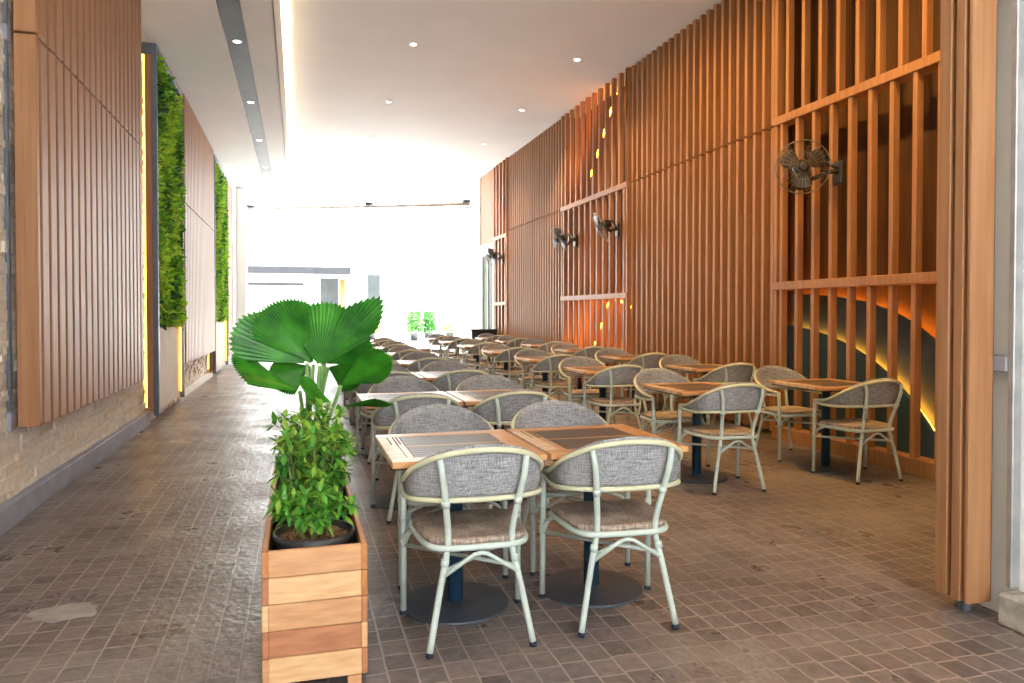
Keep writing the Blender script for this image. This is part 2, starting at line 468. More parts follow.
# ---------------------------------------------------------------- timber slat panels, right wall
def dense_panel(y0, y1, z0, z1, label, pitch=0.167, w=0.052):
    t = thing('slat_panel', label, 'wall panel', (WX, y0, z0), 0, 'timber slat panels on the right wall')
    L, H = y1-y0, z1-z0
    m = MB(); n = int(round(L/pitch))
    for i in range(n):
        y = (i+0.5)*L/n
        m.box(0.0, 0.19, y-w/2, y+w/2, 0, H, 'wood', 0.004)
    m.build('slats', t)
    m = MB(); m.box(0.19, 0.335, 0, L, 0.0, H, 'wood_dark'); m.build('backing', t)
    return t
SEAM = 3.40
for (a, c, nm) in ((6.945, 10.655, 'nearest the front'), (13.705, 17.635, 'farther back beside the tall screen')):
    dense_panel(a, c, 0.06, SEAM-0.012, 'lower brown slatted wall panel, ' + ('between the nearest and middle lattice screens' if a < 8 else 'between the middle and farthest lattice screens'))
    dense_panel(a, c, SEAM+0.012, CEI-.001, 'upper brown slatted wall panel, ' + ('between the nearest and middle lattice screens' if a < 8 else 'between the middle and farthest lattice screens'))
t = dense_panel(18.96, 20.495, 3.28, CEI-.001, 'hanging slatted block at the far end, above the white wall', 0.12, 0.085)
b = MB(); b.box(4.98, 5.62, 18.95, 19.10, 0, 3.26, 'white'); b.box(4.98, 5.62, 20.30, 20.5, 0, 3.26, 'white'); b.box(4.98, 5.62, 19.10, 20.30, 3.0, 3.26, 'white'); b.box(5.2, 5.62, 19.10, 20.30, 0, 3.0, 'white')
struct(b.build('wall_pier'), 'white wall under the hanging slatted block at the far end', 'wall')

def curve_panel(par, name, pts, x0, x1, zb, mat):
    # layered relief panel with a curved top edge; pts are (y, z)
    m = MB(); m.prism([(pts[0][0], zb)] + list(pts) + [(pts[-1][0], zb)], 'x', x0, x1, mat)
    return m.build(name, par)
def led_line(par, pts, x, mat='led_warm', r=0.009):
    m = MB(); m.tube([(x, p[0], p[1]) for p in pts], r, mat, 6)
    o = m.build('light_strip', par); return o

def lattice(y0, y1, label, rails, pitch, w, top=CEI):
    t = thing('lattice_screen', label, 'screen', (WX, y0, 0), 0, 'open lattice screens on the right wall')
    L = y1-y0
    zs = [0.14] + rails + [top]
    for i in range(3):
        m = MB(); n = max(2, int(round(L/pitch)))
        off = (0.5, 0.5, 0.15)[i]
        for k in range(n+1):
            y = (k+off)*L/n - (0.0 if i < 2 else 0)
            if y > L-0.02 or y < 0.02: continue
            m.box(-0.04, 0.03, y-w/2, y+w/2, zs[i]+(0.045 if i else 0), zs[i+1]-(0.045 if i < 2 else 0), 'wood', 0.004)
        m.box(-0.04, 0.03, 0, 0.055, zs[i]+(0.045 if i else 0), zs[i+1]-(0.045 if i < 2 else 0), 'wood', 0.004)
        m.box(-0.04, 0.03, L-0.055, L, zs[i]+(0.045 if i else 0), zs[i+1]-(0.045 if i < 2 else 0), 'wood', 0.004)
        m.build('slats', t)
    for z in rails:
        m = MB(); m.box(-0.055, 0.115, 0, L, z-0.045, z+0.045, 'wood', 0.006); m.build('rail', t)
    m = MB(); m.box(-0.05, 0.12, 0, L, 0.0, 0.14, 'wood', 0.006); m.build('base_rail', t)
    return t
def curve(fn, a, c, n=24): return [(a+(c-a)*i/n, fn((a+(c-a)*i/n))) for i in range(n+1)]

ls = lattice(4.40, 6.94, 'nearest open lattice screen, behind the corner table', [1.65, 3.42], 0.265, 0.05)
# local y from the near end: wave panels of dark slate blue with amber light behind their edges
def w_low(y): return 0.22 + 1.02*(1-math.exp(-1.25*(y-.46)))/(1-math.exp(-1.25*2.08))
def w_high(y): return 0.95 + 0.62*(1-math.exp(-1.6*(y-.46)))/(1-math.exp(-1.6*2.08))
c1 = curve(w_low, 0.34, 2.54); c2 = curve(w_high, 0.06, 2.54)
curve_panel(ls, 'wave_panel', c1, 0.10, 0.14, 0.02, 'teal')
curve_panel(ls, 'wave_panel', c2, 0.20, 0.24, 0.02, 'teal')
led_line(ls, [(y, z-0.045) for y, z in c1], 0.165, r=0.012)
led_line(ls, [(y, z-0.045) for y, z in c2], 0.265, r=0.012)

ls = lattice(10.66, 13.70, 'middle open lattice screen, behind two wall fans', [1.64, 3.38], 0.27, 0.068)
c1 = curve(lambda y: 0.55+0.20*math.sin(y*1.5+.2), 0.0, 1.5)
c2 = curve(lambda y: 0.6 + 1.02*math.exp(-((y-1.05)/0.62)**2) if y > 1.05 else 1.62 - 0.25*(1.05-y), 0.0, 3.04)
curve_panel(ls, 'wave_panel', c1, 0.09, 0.13, 0.02, 'teal')
curve_panel(ls, 'wave_panel', c2, 0.19, 0.23, 0.02, 'wood')
led_line(ls, [(y, z-0.04) for y, z in c1], 0.17, r=0.016)
led_line(ls, [(y, z+0.012) for y, z in c2], 0.20, r=0.018)
c3 = curve(lambda y: 3.42 + 1.75*(y/2.6), 1.0, 2.5)[::-1]
c3 = curve(lambda y: 5.1 - 1.25*(y-1.0)/1.2, 1.0, 2.3)
led_line(ls, c3, 0.22, r=0.014)

ls = lattice(17.64, 18.92, 'farthest open lattice screen, beside the hanging slatted block', [1.6, 3.3], 0.32, 0.09)
led_line(ls, curve(lambda y: 3.4+0.95*y, 0.1, 1.2), 0.26, r=0.016)

# corner cladding of slats at the right, standing before the white near wall
t = thing('corner_cladding', 'tall slatted timber cladding on the end of the white near wall', 'wall panel', (2.855, 2.58, 0.06))
m = MB(); m.box(0, 0.135, 0, 0.022, 0, CEI-.08, 'wood', 0.004); m.build('end_board', t)
m = MB()
m.box(0.0, 0.10, 0.040, 0.090, 0.0, CEI-.08, 'wood', 0.004)
m.box(0.0, 0.10, 0.112, 0.178, 0.0, CEI-.08, 'wood', 0.004); m.build('slats', t)
m = MB(); m.box(0.05, 0.16, 0.022, 0.175, 0.0, CEI-.08, 'wood_dark'); m.build('backing', t)
m = MB(); m.box(0.05, 0.09, 0.06, 0.10, -0.06, 0.0, 'steel_dark', 0.004); m.build('foot', t)
t = thing('wall_channel', 'grey metal channel on the white near wall beside the cladding', 'channel', (3.0, 2.42, 0.15))
m = MB(); m.box(0, 0.05, 0.07, 0.10, 0, 5.0, 'steel', 0.004); m.build('channel', t)
for z in (0.95, 2.62):
    m = MB(); m.box(-0.01, 0.05, 0.10, 0.20, z, z+0.07, 'kerb', 0.005); m.build('bracket', t)

# ---------------------------------------------------------------- left slat panels
def left_panel(y0, y1, z0, seam, z1, label):
    t = thing('slat_panel', label, 'wall panel', (-1.64, y0, z0), 0, 'slatted panels on the left wall')
    L = y1-y0
    m = MB()
    m.box(-0.13, 0.0, 0.0, 0.05, 0, seam-z0-.008, 'wood', 0.004); m.box(-0.13, 0.0, 0.0, 0.05, seam-z0+.008, z1-z0, 'wood', 0.004)
    m.build('end_board', t)
    for (a, c) in ((0, seam-z0-.008), (seam-z0+.008, z1-z0)):
        m = MB(); n = int(round((L-.06)/0.175)); p = (L-.06)/n
        for i in range(n):
            y = .06 + i*p
            m.box(-0.06, 0.0, y+.035, y+p-.012, a, c, 'wood', 0.006)
        m.box(-0.13, -0.05, 0.05, L, a, c, 'wood'); m.build('slats', t)
    return t
left_panel(5.55, 9.02, 0.61, 3.19, 4.79, 'near brown slatted panel on the left stone wall')
left_panel(12.2, 16.3, 0.58, 3.04, 4.68, 'second brown slatted panel on the left, between the two green walls')
left_panel(19.45, 20.58, 0.3, 3.04, 4.6, 'narrow slatted panel at the far left beyond the green walls')
t = thing('wall_rail', 'thin grey metal rail fixed on the stone beside the near panel', 'rail', (-1.80, 5.44, 0.6))
m = MB(); m.box(0, 0.022, 0.02, 0.06, 0, 4.1, 'steel_dark', 0.004); m.build('rail', t)
m = MB(); m.box(0, 0.03, 0.0, 0.08, 0.0, 0.12, 'kerb', 0.004); m.build('bracket', t)
m = MB(); m.box(0, 0.03, 0.0, 0.08, 2.5, 2.6, 'kerb', 0.004); m.build('bracket', t)

def leafy(m, p, nrm, size, mat, rnd):
    # one small pointed leaf: folded diamond of four triangles
    d = Vector((rnd.gauss(0, 1), rnd.gauss(0, 1), rnd.gauss(0, .9))) + nrm*1.1
    d.normalize()
    s_ = d.cross(Vector((rnd.gauss(0, 1), rnd.gauss(0, 1), rnd.gauss(0, 1)))); s_.normalize()
    n = d.cross(s_)
    b0 = len(m.v); w = size*0.24
    q = Vector(p)
    m.v += [tuple(q), tuple(q+d*size*.45+s_*w+n*w*.35), tuple(q+d*size), tuple(q+d*size*.45-s_*w+n*w*.35), tuple(q+d*size*.5)]
    m.face([b0, b0+1, b0+2, b0+4], mat, True); m.face([b0, b0+4, b0+2, b0+3], mat, True)

def green_wall(y0, y1, label, ng, seed):
    rnd = random.Random(seed)
    t = thing('living_wall', label, 'green wall', (-1.64, y0, 0.0))
    L = y1-y0
    m = MB()
    m.box(-0.06, 0.0, 0.0, 0.07, 0.10, 4.64, 'steel_dark', 0.004)
    m.box(-0.06, 0.0, L-.07, L, 0.10, 4.64, 'steel_dark', 0.004)
    m.box(-0.06, 0.0, 0.07, L-.07, 4.57, 4.64, 'steel_dark', 0.004)
    m.box(-0.19, -0.06, 0.0, 0.07, 4.50, 4.64, 'steel_dark', 0.004)
    m.build('frame', t)
    m = MB(); m.box(-0.13, -0.062, 0.012, 0.08, 0.16, 4.5, 'wood'); m.box(-0.13, -0.062, L-.08, L-0.012, 0.16, 1.2, 'wood'); m.build('side_board', t)
    m = MB(); m.box(-0.165, -0.14, 0.02, 0.04, 0.2, 4.5, 'led_yellow'); m.build('light_strip', t)
    m = MB(); m.box(-0.05, -0.035, L-.12, L-.085, 0.2, 1.2, 'led_yellow'); m.build('light_strip', t)
    m = MB(); m.box(-0.14, -0.07, 0.08, L-.08, 0.12, 1.17, 'cream_panel', 0.004); m.build('base_panel', t)
    m = MB(); m.box(-0.15, -0.09, 0.08, L-.08, 1.17, 4.56, 'lining'); m.build('backing', t)
    m = MB()
    for i in range(ng):
        y = rnd.uniform(0.10, L-.10); z = rnd.uniform(1.2, 4.5)
        k = math.sin(y*5.1+z*2.3+seed)+math.sin(z*4.2-y*3+1.3*seed)+rnd.gauss(0, .8)
        x = -0.10 + rnd.uniform(0, 0.09)+0.015*math.sin(z*3.1+y*2)
        leafy(m, (x, y, z), Vector((0.8, 0, 0.1)), rnd.uniform(0.05, 0.12), 'moss_b' if k > .3 else ('moss_a' if k > -1.3 else 'moss_c'), rnd)
    o = m.build('foliage', t); o['kind'] = 'stuff'
green_wall(9.90, 12.05, 'nearer living green wall in a dark frame on the left', 7500, 1)
green_wall(16.45, 19.3, 'farther living green wall at the left, past the second slatted panel', 6500, 2)

# ---------------------------------------------------------------- ceiling lights
def downlight(x, y, z, label, power, lamp=True, r=0.042, group='recessed downlights'):
    t = thing('downlight', label, 'ceiling light', (x, y, z), 0, group)
    m = MB(); m.lathe([(r*1.35, 0.0), (r*1.35, -0.008), (r*1.0, -0.010), (r*1.0, -0.002)], 'white', 20); m.build('trim_ring', t)
    m = MB(); m.lathe([(r*0.95, -0.003), (r*0.95, -0.0105), (r*.9, -0.0115)], 'lamp_face', 20); m.build('lamp_face', t)
    if lamp:
        l = bpy.data.lights.new('ceiling_spot', 'SPOT'); l.energy = power; l.color = (1.0, 0.66, 0.33)
        l.spot_size = math.radians(105); l.spot_blend = 0.6; l.shadow_soft_size = 0.06
        o = bpy.data.objects.new('ceiling_spot', l); COL.objects.link(o); o.parent = t; o.location = (0, 0, -0.03)
ORD = ['nearest', 'second', 'third', 'fourth', 'fifth', 'sixth', 'seventh']
for i, y in enumerate((10.6, 13.6, 16.5)):
    downlight(1.6, y, CEI, ORD[i] + ' recessed downlight along the middle of the white ceiling', 130)
for i, y in enumerate((10.55, 13.45, 16.4)):
    downlight(4.08, y, CEI, ('nearest', 'middle', 'farthest')[i] + ' recessed downlight in the white ceiling near the slatted wall', 190)
for i, y in enumerate((10.54, 13.5, 16.4, 19.35)):
    downlight(-0.73, y*0.96, SOF+.035, ORD[i] + ' small spotlight in the dark ceiling channel at left', 0, False, 0.045, 'channel spotlights')
# unseen lamps without fixtures, added to warm the slatted wall and bay floor
def unseen_wash(x, y, power, tilt=30):
    l = bpy.data.lights.new('ceiling_spot', 'SPOT'); l.energy = power; l.color = (1.0, 0.55, 0.10)
    l.spot_size = math.radians(125); l.spot_blend = 0.9; l.shadow_soft_size = 0.06
    o = bpy.data.objects.new('ceiling_spot', l); COL.objects.link(o); o.location = (x, y, CEI-0.03)
    o.rotation_euler = (0, -math.radians(tilt), 0)      # tilted towards the slatted wall
unseen_wash(4.0, 4.2, 230, 0)
for y_ in (5.0, 6.3, 7.6, 8.9):
    unseen_wash(3.3, y_, 125)

# ---------------------------------------------------------------- chairs
def make_chair():
    t = thing('woven_armchair', 'x', 'chair', (0, 0, 0), 0, 'woven armchairs at the tables')
    hoop = smooth_path([(.268, .205, .625), (.285, .06, .642), (.290, -.06, .685), (.262, -.165, .742), (.175, -.25, .796), (.06, -.288, .820),
                        (-.06, -.288, .820), (-.175, -.25, .796), (-.262, -.165, .742), (-.290, -.06, .685), (-.285, .06, .642), (-.268, .205, .625)], 4)
    low = smooth_path([(.268, .205, .606), (.283, .06, .600), (.286, -.06, .603), (.255, -.15, .610), (.165, -.218, .616), (.055, -.246, .618),
                       (-.055, -.246, .618), (-.165, -.218, .616), (-.255, -.15, .610), (-.286, -.06, .603), (-.283, .06, .600), (-.268, .205, .606)], 4)
    m = MB(); m.tube(hoop, .0118, 'binding', 8); o = m.build('back_frame', t); 
    m = MB(); m.tube(low, .0112, 'binding', 8); o = m.build('lower_rail', t); o['label'] = 'yellowish cane-coloured rail'
    # woven panel inside the hoop, its rim rolled over the tube
    rows = []
    n = len(hoop)
    for sidx in range(8):
        s_ = -0.02 + sidx/7*1.06
        r = []
        for i in range(1, n-1):
            h, l = hoop[i], low[i]
            p = l + (h-l)*s_
            inward = Vector((-p.x*1.0, 0.10-p.y, 0)); inward.normalize()
            bulge = 0.012 - 0.010*math.sin(PI*max(0, min(1, s_)))
            r.append(p + inward*bulge + Vector((0, 0, 0.012 if sidx == 7 else 0)))
        rows.append(r)
    m = MB(); m.grid(rows, 'weave'); o = m.build('backrest', t)
    md = o.modifiers.new('thickness', 'SOLIDIFY'); md.thickness = 0.009; md.offset = 1
    for sx in (1, -1):
        # front leg: straight post from the floor up to the arm
        m = MB(); m.tube([(sx*.268, .222, .018), (sx*.266, .215, .43), (sx*.268, .205, .632)], .0145, 'frame', 8)
        o = m.build('leg', t)
        c = MB(); c.lathe([(.0165, 0), (.0165, .012), (.0145, .016)], 'cap', 10, sx*.268, .222); c.build('foot_cap', o)
        for z in (.44, .33):
            c = MB(); c.tube([(sx*.2665, .216, z-.014), (sx*.2665, .216, z+.014)], .0175, 'frame', 8); c.build('cane_binding', o)
        # rear leg: splays out from the seat to the floor and up to the hoop
        m = MB(); m.tube(smooth_path([(sx*.212, -.232, .018), (sx*.165, -.205, .26), (sx*.132, -.19, .43), (sx*.148, -.237, .60), (sx*.165, -.270, .72), (sx*.176, -.262, .788)], 4), .0138, 'frame', 8)
        o = m.build('leg', t)
        c = MB(); c.lathe([(.0165, 0), (.0165, .012), (.0145, .016)], 'cap', 10, sx*.212, -.232); c.build('foot_cap', o)
        c = MB(); c.tube([(sx*.148, -.197, .345), (sx*.143, -.195, .372)], .0175, 'frame', 8); c.build('cane_binding', o)
        c = MB(); c.tube([(sx*.146, -.234, .594), (sx*.149, -.241, .620)], .0180, 'frame', 8)
        c.build('cane_binding', o)
    # seat
    def outline(k, y0=-.2, y1=.235):
        pts = []
        N = 28
        for i in range(N):
            w = 2*PI*i/N
            cx, sy = math.cos(w), math.sin(w)
            x = math.copysign(abs(cx)**.42, cx); y = math.copysign(abs(sy)**.42, sy)
            yy = (y0+y1)/2 + y*(y1-y0)/2*k
            xx = x*(.205 + .045*(yy-y0)/(y1-y0))*k
            pts.append((xx, yy))
        return pts
    rows = []
    for k, z in ((.97, .424), (1, .428), (1.0, .442), (.98, .449), (.9, .451), (.45, .449), (.05, .448)):
        rows.append([(p[0], p[1], z) for p in outline(k)])
    m = MB(); m.grid(rows, 'seat', True, True)
    m.face([i for i in range(28)][::-1], 'seat'); L_ = len(m.v); m.face([L_-28+i for i in range(28)], 'seat', True)
    o = m.build('seat', t); o['label'] = 'brown woven seat pad'
    m = MB(); m.tube([(p[0], p[1], .414) for p in outline(1.01)], .0135, 'frame', 8, closed=True); m.build('seat_frame', t)
    # stretchers: a crossed pair between the legs, an inverted V at the rear
    m = MB()
    m.tube([(.267, .217, .315), (-.147, -.197, .325)], .0095, 'frame', 6)
    m.tube([(-.267, .217, .315), (.147, -.197, .325)], .0095, 'frame', 6)
    m.build('stretcher', t)
    m = MB(); m.tube([(.160, -.203, .30), (.03, -.206, .384), (0, -.206, .391), (-.03, -.206, .384), (-.160, -.203, .30)], .0095, 'frame', 6)
    m.build('rear_brace', t)
    for sx in (1, -1):
        m = MB(); m.tube(smooth_path([(sx*.266, .214, .30), (sx*.262, .185, .37), (sx*.245, .12, .405)], 4), .0085, 'frame', 6); m.build('corner_brace', t)
    for sx in (1, -1):
        m = MB(); m.tube(smooth_path([(sx*.266, .214, .30), (sx*.235, .218, .37), (sx*.16, .222, .402)], 4), .0085, 'frame', 6); m.build('front_brace', t)
    return t

def make_table():
    W, D = .334, .355
    t = thing('cafe_table', 'x', 'table', (0, 0, 0), 0, 'square pedestal tables')
    m = MB()
    # frame planks
    m.box(-W, W, -D, -D+.085, .722, .75, 'top_wood', .003); m.box(-W, W, D-.085, D, .722, .75, 'top_wood', .003)
    m.box(W-.105, W, -D+.086, D-.086, .722, .75, 'top_wood', .003)
    m.box(-W+.075, -W+.105, -D+.086, D-.086, .722, .7495, 'top_wood', .002)
    m.box(-W+.02, W-.02, -D+.02, D-.02, .712, .722, 'groove')
    top = m.build('tabletop', t)
    m = MB(); m.box(-W, -W+.073, -D+.086, D-.086, .722, .7505, 'top_glare', .003)
    o = m.build('end_plank', top); o['label'] = 'left end plank with glare painted in as a paler tone'
    m = MB()
    for x in (-W+.074, ): m.box(x, x+.003, .05, D-.09, .7225, .7506, 'groove')
    m.box(-W+.045, -W+.05, .06, D-.1, .745, .7515, 'groove'); m.box(-W+.088, -W+.093, .06, D-.1, .745, .7515, 'groove')
    m.build('groove', top)
    for (a, c) in ((-D+.087, -.006), (.006, D-.087)):
        m = MB(); n = 5; p = (c-a)/n
        for i in range(n): m.box(-W+.107, W-.107, a+i*p+.002, a+(i+1)*p-.001, .722, .7485, 'top_dark', .001)
        o = m.build('inlay', top); o['label'] = 'dark slatted inlay panel'
    m = MB(); m.box(-W+.107, W-.107, -.005, .005, .722, .7495, 'top_wood', .001); m.build('divider', top)
    m = MB(); m.box(-.24, .24, -.022, .022, .694, .712, 'base', .003); m.box(-.022, .022, -.24, .24, .694, .712, 'base', .003); m.build('spider', t)
    m = MB(); m.lathe([(.038, .018), (.038, .69), (.06, .694)], 'pole', 20); m.build('column', t)
    m = MB(); m.lathe([(.250, 0), (.252, .006), (.249, .012), (.10, .018), (.045, .024)], 'base', 40, smooth=False); o = m.build('base_plate', t)
    return t

chair0 = make_chair(); chair_tree = tree_of(chair0)
table0 = make_table(); table_tree = tree_of(table0)
used = {'c': False, 't': False}
def place(kind, x, y, rz, label):
    if kind == 'c':
        src, tr = chair0, chair_tree
    else:
        src, tr = table0, table_tree
    if not used[kind]:
        used[kind] = True
        src.location = (x, y, 0); src.rotation_euler = (0, 0, rz); src['label'] = label
        return src
    return dup(src, tr, (x, y, 0), rz, label)
RO = ['front', 'second', 'third', 'fourth', 'fifth', 'sixth', 'seventh', 'eighth']
COLS = [('left column of the paired tables, by the planter', .70, [3.38+1.95*k for k in range(7)], -.28, .48),
        ('right column of the paired tables, by the aisle', 1.385, [3.38+1.95*k for k in range(7)], -.28, .48),
        ('middle column across the aisle', 3.17, [5.45+2.02*k for k in range(7)], -.35, .57),
        ('column along the slatted wall', 4.44, [5.45+2.02*k for k in range(7)], -.36, .58)]
rn = random.Random(11)
for cname, x0, ys, dn, df in COLS:
    for k, y in enumerate(ys):
        x = x0 + k*(.055 if x0 < 2 else .02)
        j = 0 if k == 0 else 1
        place('t', x, y, 0, 'square planked table, %s row, %s' % (RO[k], cname))
        place('c', x+(.012 if x0 < 1.4 else .03)-(.03 if 1 < x0 < 2 else 0)+rn.uniform(-.02, .02)*j, y+dn+rn.uniform(-.04, .04)*j, (-.03 if x0 < 1 else -.075) if k == 0 and x0 < 2 else rn.uniform(-.04, .04), 'woven armchair, back to us, %s row, %s' % (RO[k], cname))
        place('c', x+.05+rn.uniform(-.03, .03)*j, y+df+rn.uniform(-.04, .04)*j, PI+rn.uniform(-.05, .05), 'woven armchair facing us, %s row, %s' % (RO[k], cname))

# ---------------------------------------------------------------- planter, shrubs and fan palm
PX, PY, PL, PW, PH = 0.056, 2.74, 1.62, 0.325, 0.515
t = thing('wooden_planter', 'long plank planter box of mixed teak boards at the front', 'planter', (PX, PY, 0))
hw = PW/2
cols = ['planter_a', 'planter_c', 'planter_b', 'planter_a', 'planter_b']
ph = (PH-0.035)/5
m = MB()
for i in range(5):
    z = .035+i*ph
    m.box(-hw, hw, 0, .022, z+.001, z+ph-.001, cols[i], .003)
m.build('front_panel', t)
for (fx, fy, fm) in ((-hw, 0, 'planter_a'), (hw-.05, 0, 'planter_b'), (-hw, PL-.05, 'planter_a'), (hw-.05, PL-.05, 'planter_b')):
    m = MB(); m.box(fx, fx+.05, fy, fy+.05, 0, .034, fm, .002); m.build('foot', t)
for sx in (-1, 1):
    m = MB()
    for i in range(5):
        z = .035+i*ph
        x0, x1 = (hw, hw+.022) if sx > 0 else (-hw-.022, -hw)
        m.box(x0, x1, 0.0, PL, z+.001, z+ph-.001, ['planter_b', 'planter_c', 'planter_a', 'planter_c', 'planter_d'][(i+(sx > 0)) % 5] if i < 4 else 'planter_d', .003)
    m.build('side_panel', t)
m = MB()
for i in range(5): m.box(-hw, hw, PL-.022, PL, .035+i*ph+.001, .035+(i+1)*ph-.001, cols[i], .003)
m.build('rear_panel', t)
m = MB(); m.box(-hw, hw, .022, PL-.022, .036, .1045, 'lining'); m.box(-hw, -hw+.004, .022, PL-.022, .06, PH-.03, 'lining'); m.box(hw-.004, hw, .022, PL-.022, .06, PH-.03, 'lining')
m.build('lining', t)

def pot_parts(t, r=.150, h=.415):
    m = MB(); m.lathe([(r*.72, 0), (r*.92, h-.05), (r*1.0, h-.045), (r*1.03, h), (r*.95, h), (r*.88, h-.03), (r*.3, h-.035)], 'pot', 28); m.build('pot', t)
    m = MB()
    rnd = random.Random(5)
    rows = []
    for k in (0.02, .25, .45, .65, .87):
        rows.append([(r*k*math.cos(2*PI*i/28), r*k*math.sin(2*PI*i/28), h-.024+rnd.uniform(-.005, .007)) for i in range(28)])
    m.grid(rows, 'soil', True, True); m.build('soil', t)

def shrub_leaf(m, base, d, size, mat, droop):
    up = Vector((0, 0, 1))
    s_ = d.cross(up)
    if s_.length < .05: s_ = Vector((1, 0, 0))
    s_.normalize(); n = s_.cross(d); n.normalize()
    w = size*.20
    prof = [(0, .12), (.25, .75), (.55, 1.0), (.8, .62), (1.0, .03)]
    b0 = len(m.v)
    for (a, ww) in prof:
        c = base + d*size*a - up*droop*size*a*a
        m.v += [tuple(c+s_*w*ww+n*w*.3*ww), tuple(c), tuple(c-s_*w*ww+n*w*.3*ww)]
    for i in range(4):
        q = b0+i*3
        m.face([q, q+1, q+4, q+3], mat, True); m.face([q+1, q+2, q+5, q+4], mat, True)

def shrub(y, label, hgt, seed, nst=13, f0=.2, ls=1.0, lime=1.0, x=PX, z0=.105):
    rnd = random.Random(seed)
    t = thing('potted_shrub', label, 'plant', (x, y, z0), rnd.uniform(0, 1), 'leafy shrubs in the planter')
    pot_parts(t)
    st, fo = MB(), MB()
    for s_ in range(nst):
        a = rnd.uniform(0, 2*PI); r0 = rnd.uniform(.01, .07); lean = rnd.uniform(.02, .12)
        h = hgt*rnd.uniform(.45, 1.0)
        p0 = Vector((r0*math.cos(a), r0*math.sin(a), .38)); p1 = p0 + Vector((lean*math.cos(a), lean*math.sin(a), h))
        mid = (p0+p1)/2 + Vector((rnd.uniform(-.02, .02), rnd.uniform(-.02, .02), .02))
        path = smooth_path([p0, mid, p1], 5)
        st.tube(path, [.0055-.003*i/len(path) for i in range(len(path))], 'stem', 6)
        nn = 9
        for i in range(nn):
            f = f0 + (1-f0)*i/(nn-1)
            p = path[min(len(path)-1, int(f*(len(path)-1)))]
            w = i*2.4+rnd.uniform(-.4, .4)
            el = -.1 + 1.3*max(0, f-.5) + rnd.uniform(-.2, .2)
            ax = Vector((math.cos(w)*math.cos(el), math.sin(w)*math.cos(el), math.sin(el)+.25)); ax.normalize()
            q = p + ax*(.045 if i < nn-1 else .012)
            if i < nn-1: st.tube([p, q], .0016, 'stem', 4)
            e1 = ax.orthogonal(); e1.normalize(); e2 = ax.cross(e1)
            tone = rnd.random()
            for k in range(7):
                t_ = 2*PI*k/7 + rnd.uniform(-.2, .2)
                d = ax*rnd.uniform(.25, .7) + e1*math.cos(t_) + e2*math.sin(t_); d.normalize()
                top = f > .75
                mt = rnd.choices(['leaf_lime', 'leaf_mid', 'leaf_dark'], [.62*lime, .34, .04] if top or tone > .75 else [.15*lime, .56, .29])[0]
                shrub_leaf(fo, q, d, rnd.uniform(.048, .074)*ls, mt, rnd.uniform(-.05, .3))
    st.build('stems', t); fo.build('foliage', t)
    return t
shrub(PY+.215, 'leafy potted shrub at the front end of the planter, reddish soil showing', .18, 3, 8, .5, .85, .3)
shrub(PY+.575, 'bushy potted shrub second from the front of the planter', .37, 4, 15, .2, .95, .9)
shrub(PY+.935, 'bushy potted shrub third in the planter, just before the fan palm', .42, 6, 16, .2, 1.0, 1.2)

def fan_leaf(m, pm, base, hub, th, tilt, roll, R, span, nseg, seed, sag=.12, fall=.14):
    # th: direction of the leaf's midrib in the X-Z plane (degrees from +X); tilt: lean along the midrib; roll: turn about it
    rnd = random.Random(seed)
    rot = Matrix.Rotation(math.radians(roll), 3, Vector((math.cos(math.radians(th)), 0, math.sin(math.radians(th))))) @ Matrix.Rotation(math.radians(tilt), 3, Vector((math.cos(math.radians(th+90)), 0, math.sin(math.radians(th+90)))))
    hub = Vector(hub)
    ncol = nseg*2+1
    rings = [.04, .25, .5, .75, .93, 1.0]
    rows = []
    for ri, rr in enumerate(rings):
        r = []
        for i in range(ncol):
            u = i/(ncol-1)*2-1
            a = math.radians(th + u*span/2)
            edge = 1.0 - fall*abs(u)**(2.2 if fall < .2 else 1.2)
            rad = R*edge*rr
            if ri == len(rings)-1: rad *= (1.0 if i % 2 == 0 else .945)
            fold = (1 if i % 2 == 0 else -1)*.0034*(rr**.8)*(R/.4)*min(1, span/140)
            p = Vector((math.cos(a)*rad, fold + sag*R*(rr**2)*(-1) + .10*R*abs(u)**2*rr, math.sin(a)*rad))
            r.append(hub + rot @ p)
        rows.append(r)
    m.grid(rows, 'palm', False)
    base = Vector(base)
    mid = (base+hub)/2 + Vector((0, .01, .03))
    pm.tube(smooth_path([base, mid, hub], 5), [.0125]*5+[.010]*6, 'petiole', 7)

PALM_Y = PY+1.31
t = thing('fan_palm', 'potted fan palm with large pleated glossy leaves at the planter\'s rear', 'plant', (PX, PALM_Y, .105))
pot_parts(t, .150, .415)
#        th, tilt, yaw, R, span, hub(x,y,z above the pot's foot)
for i, (th, tilt, yaw, R, span, hub) in enumerate([
        (78, 14, -6, .345, 100, (.05, -.09, .98)),
        (52, -4, 14, .475, 40, (.07, -.05, .985)),
        (30, -8, -22, .29, 70, (.08, .03, .985)),
        (124, -6, -16, .40, 64, (.02, -.03, .985)),
        (151, 6, 14, .42, 50, (-.01, .0, .99)),
        (160, -4, 77, .38, 76, (-.05, -.04, .85)),
        (24, 8, 48, .31, 84, (.16, -.03, .87)),
        (12, -6, 74, .24, 84, (.18, -.10, .765)),
        (166, -20, 74, .20, 110, (.10, -.14, .80)),
        (205, 0, 40, .22, 90, (.0, .08, .97)),
        (-25, 0, 40, .20, 90, (.10, .10, .96)),
        ]):
    m, pm = MB(), MB()
    fan_leaf(m, pm, (.02*math.cos(i), .02*math.sin(i)*1.0, .39), hub, th, tilt, yaw, R, span, 25 if span > 50 else 13, i, .10, .32 if span < 50 else .14)
    o = m.build('leaf', t); md = o.modifiers.new('thickness', 'SOLIDIFY'); md.thickness = .0016
    pm.build('petiole', o)

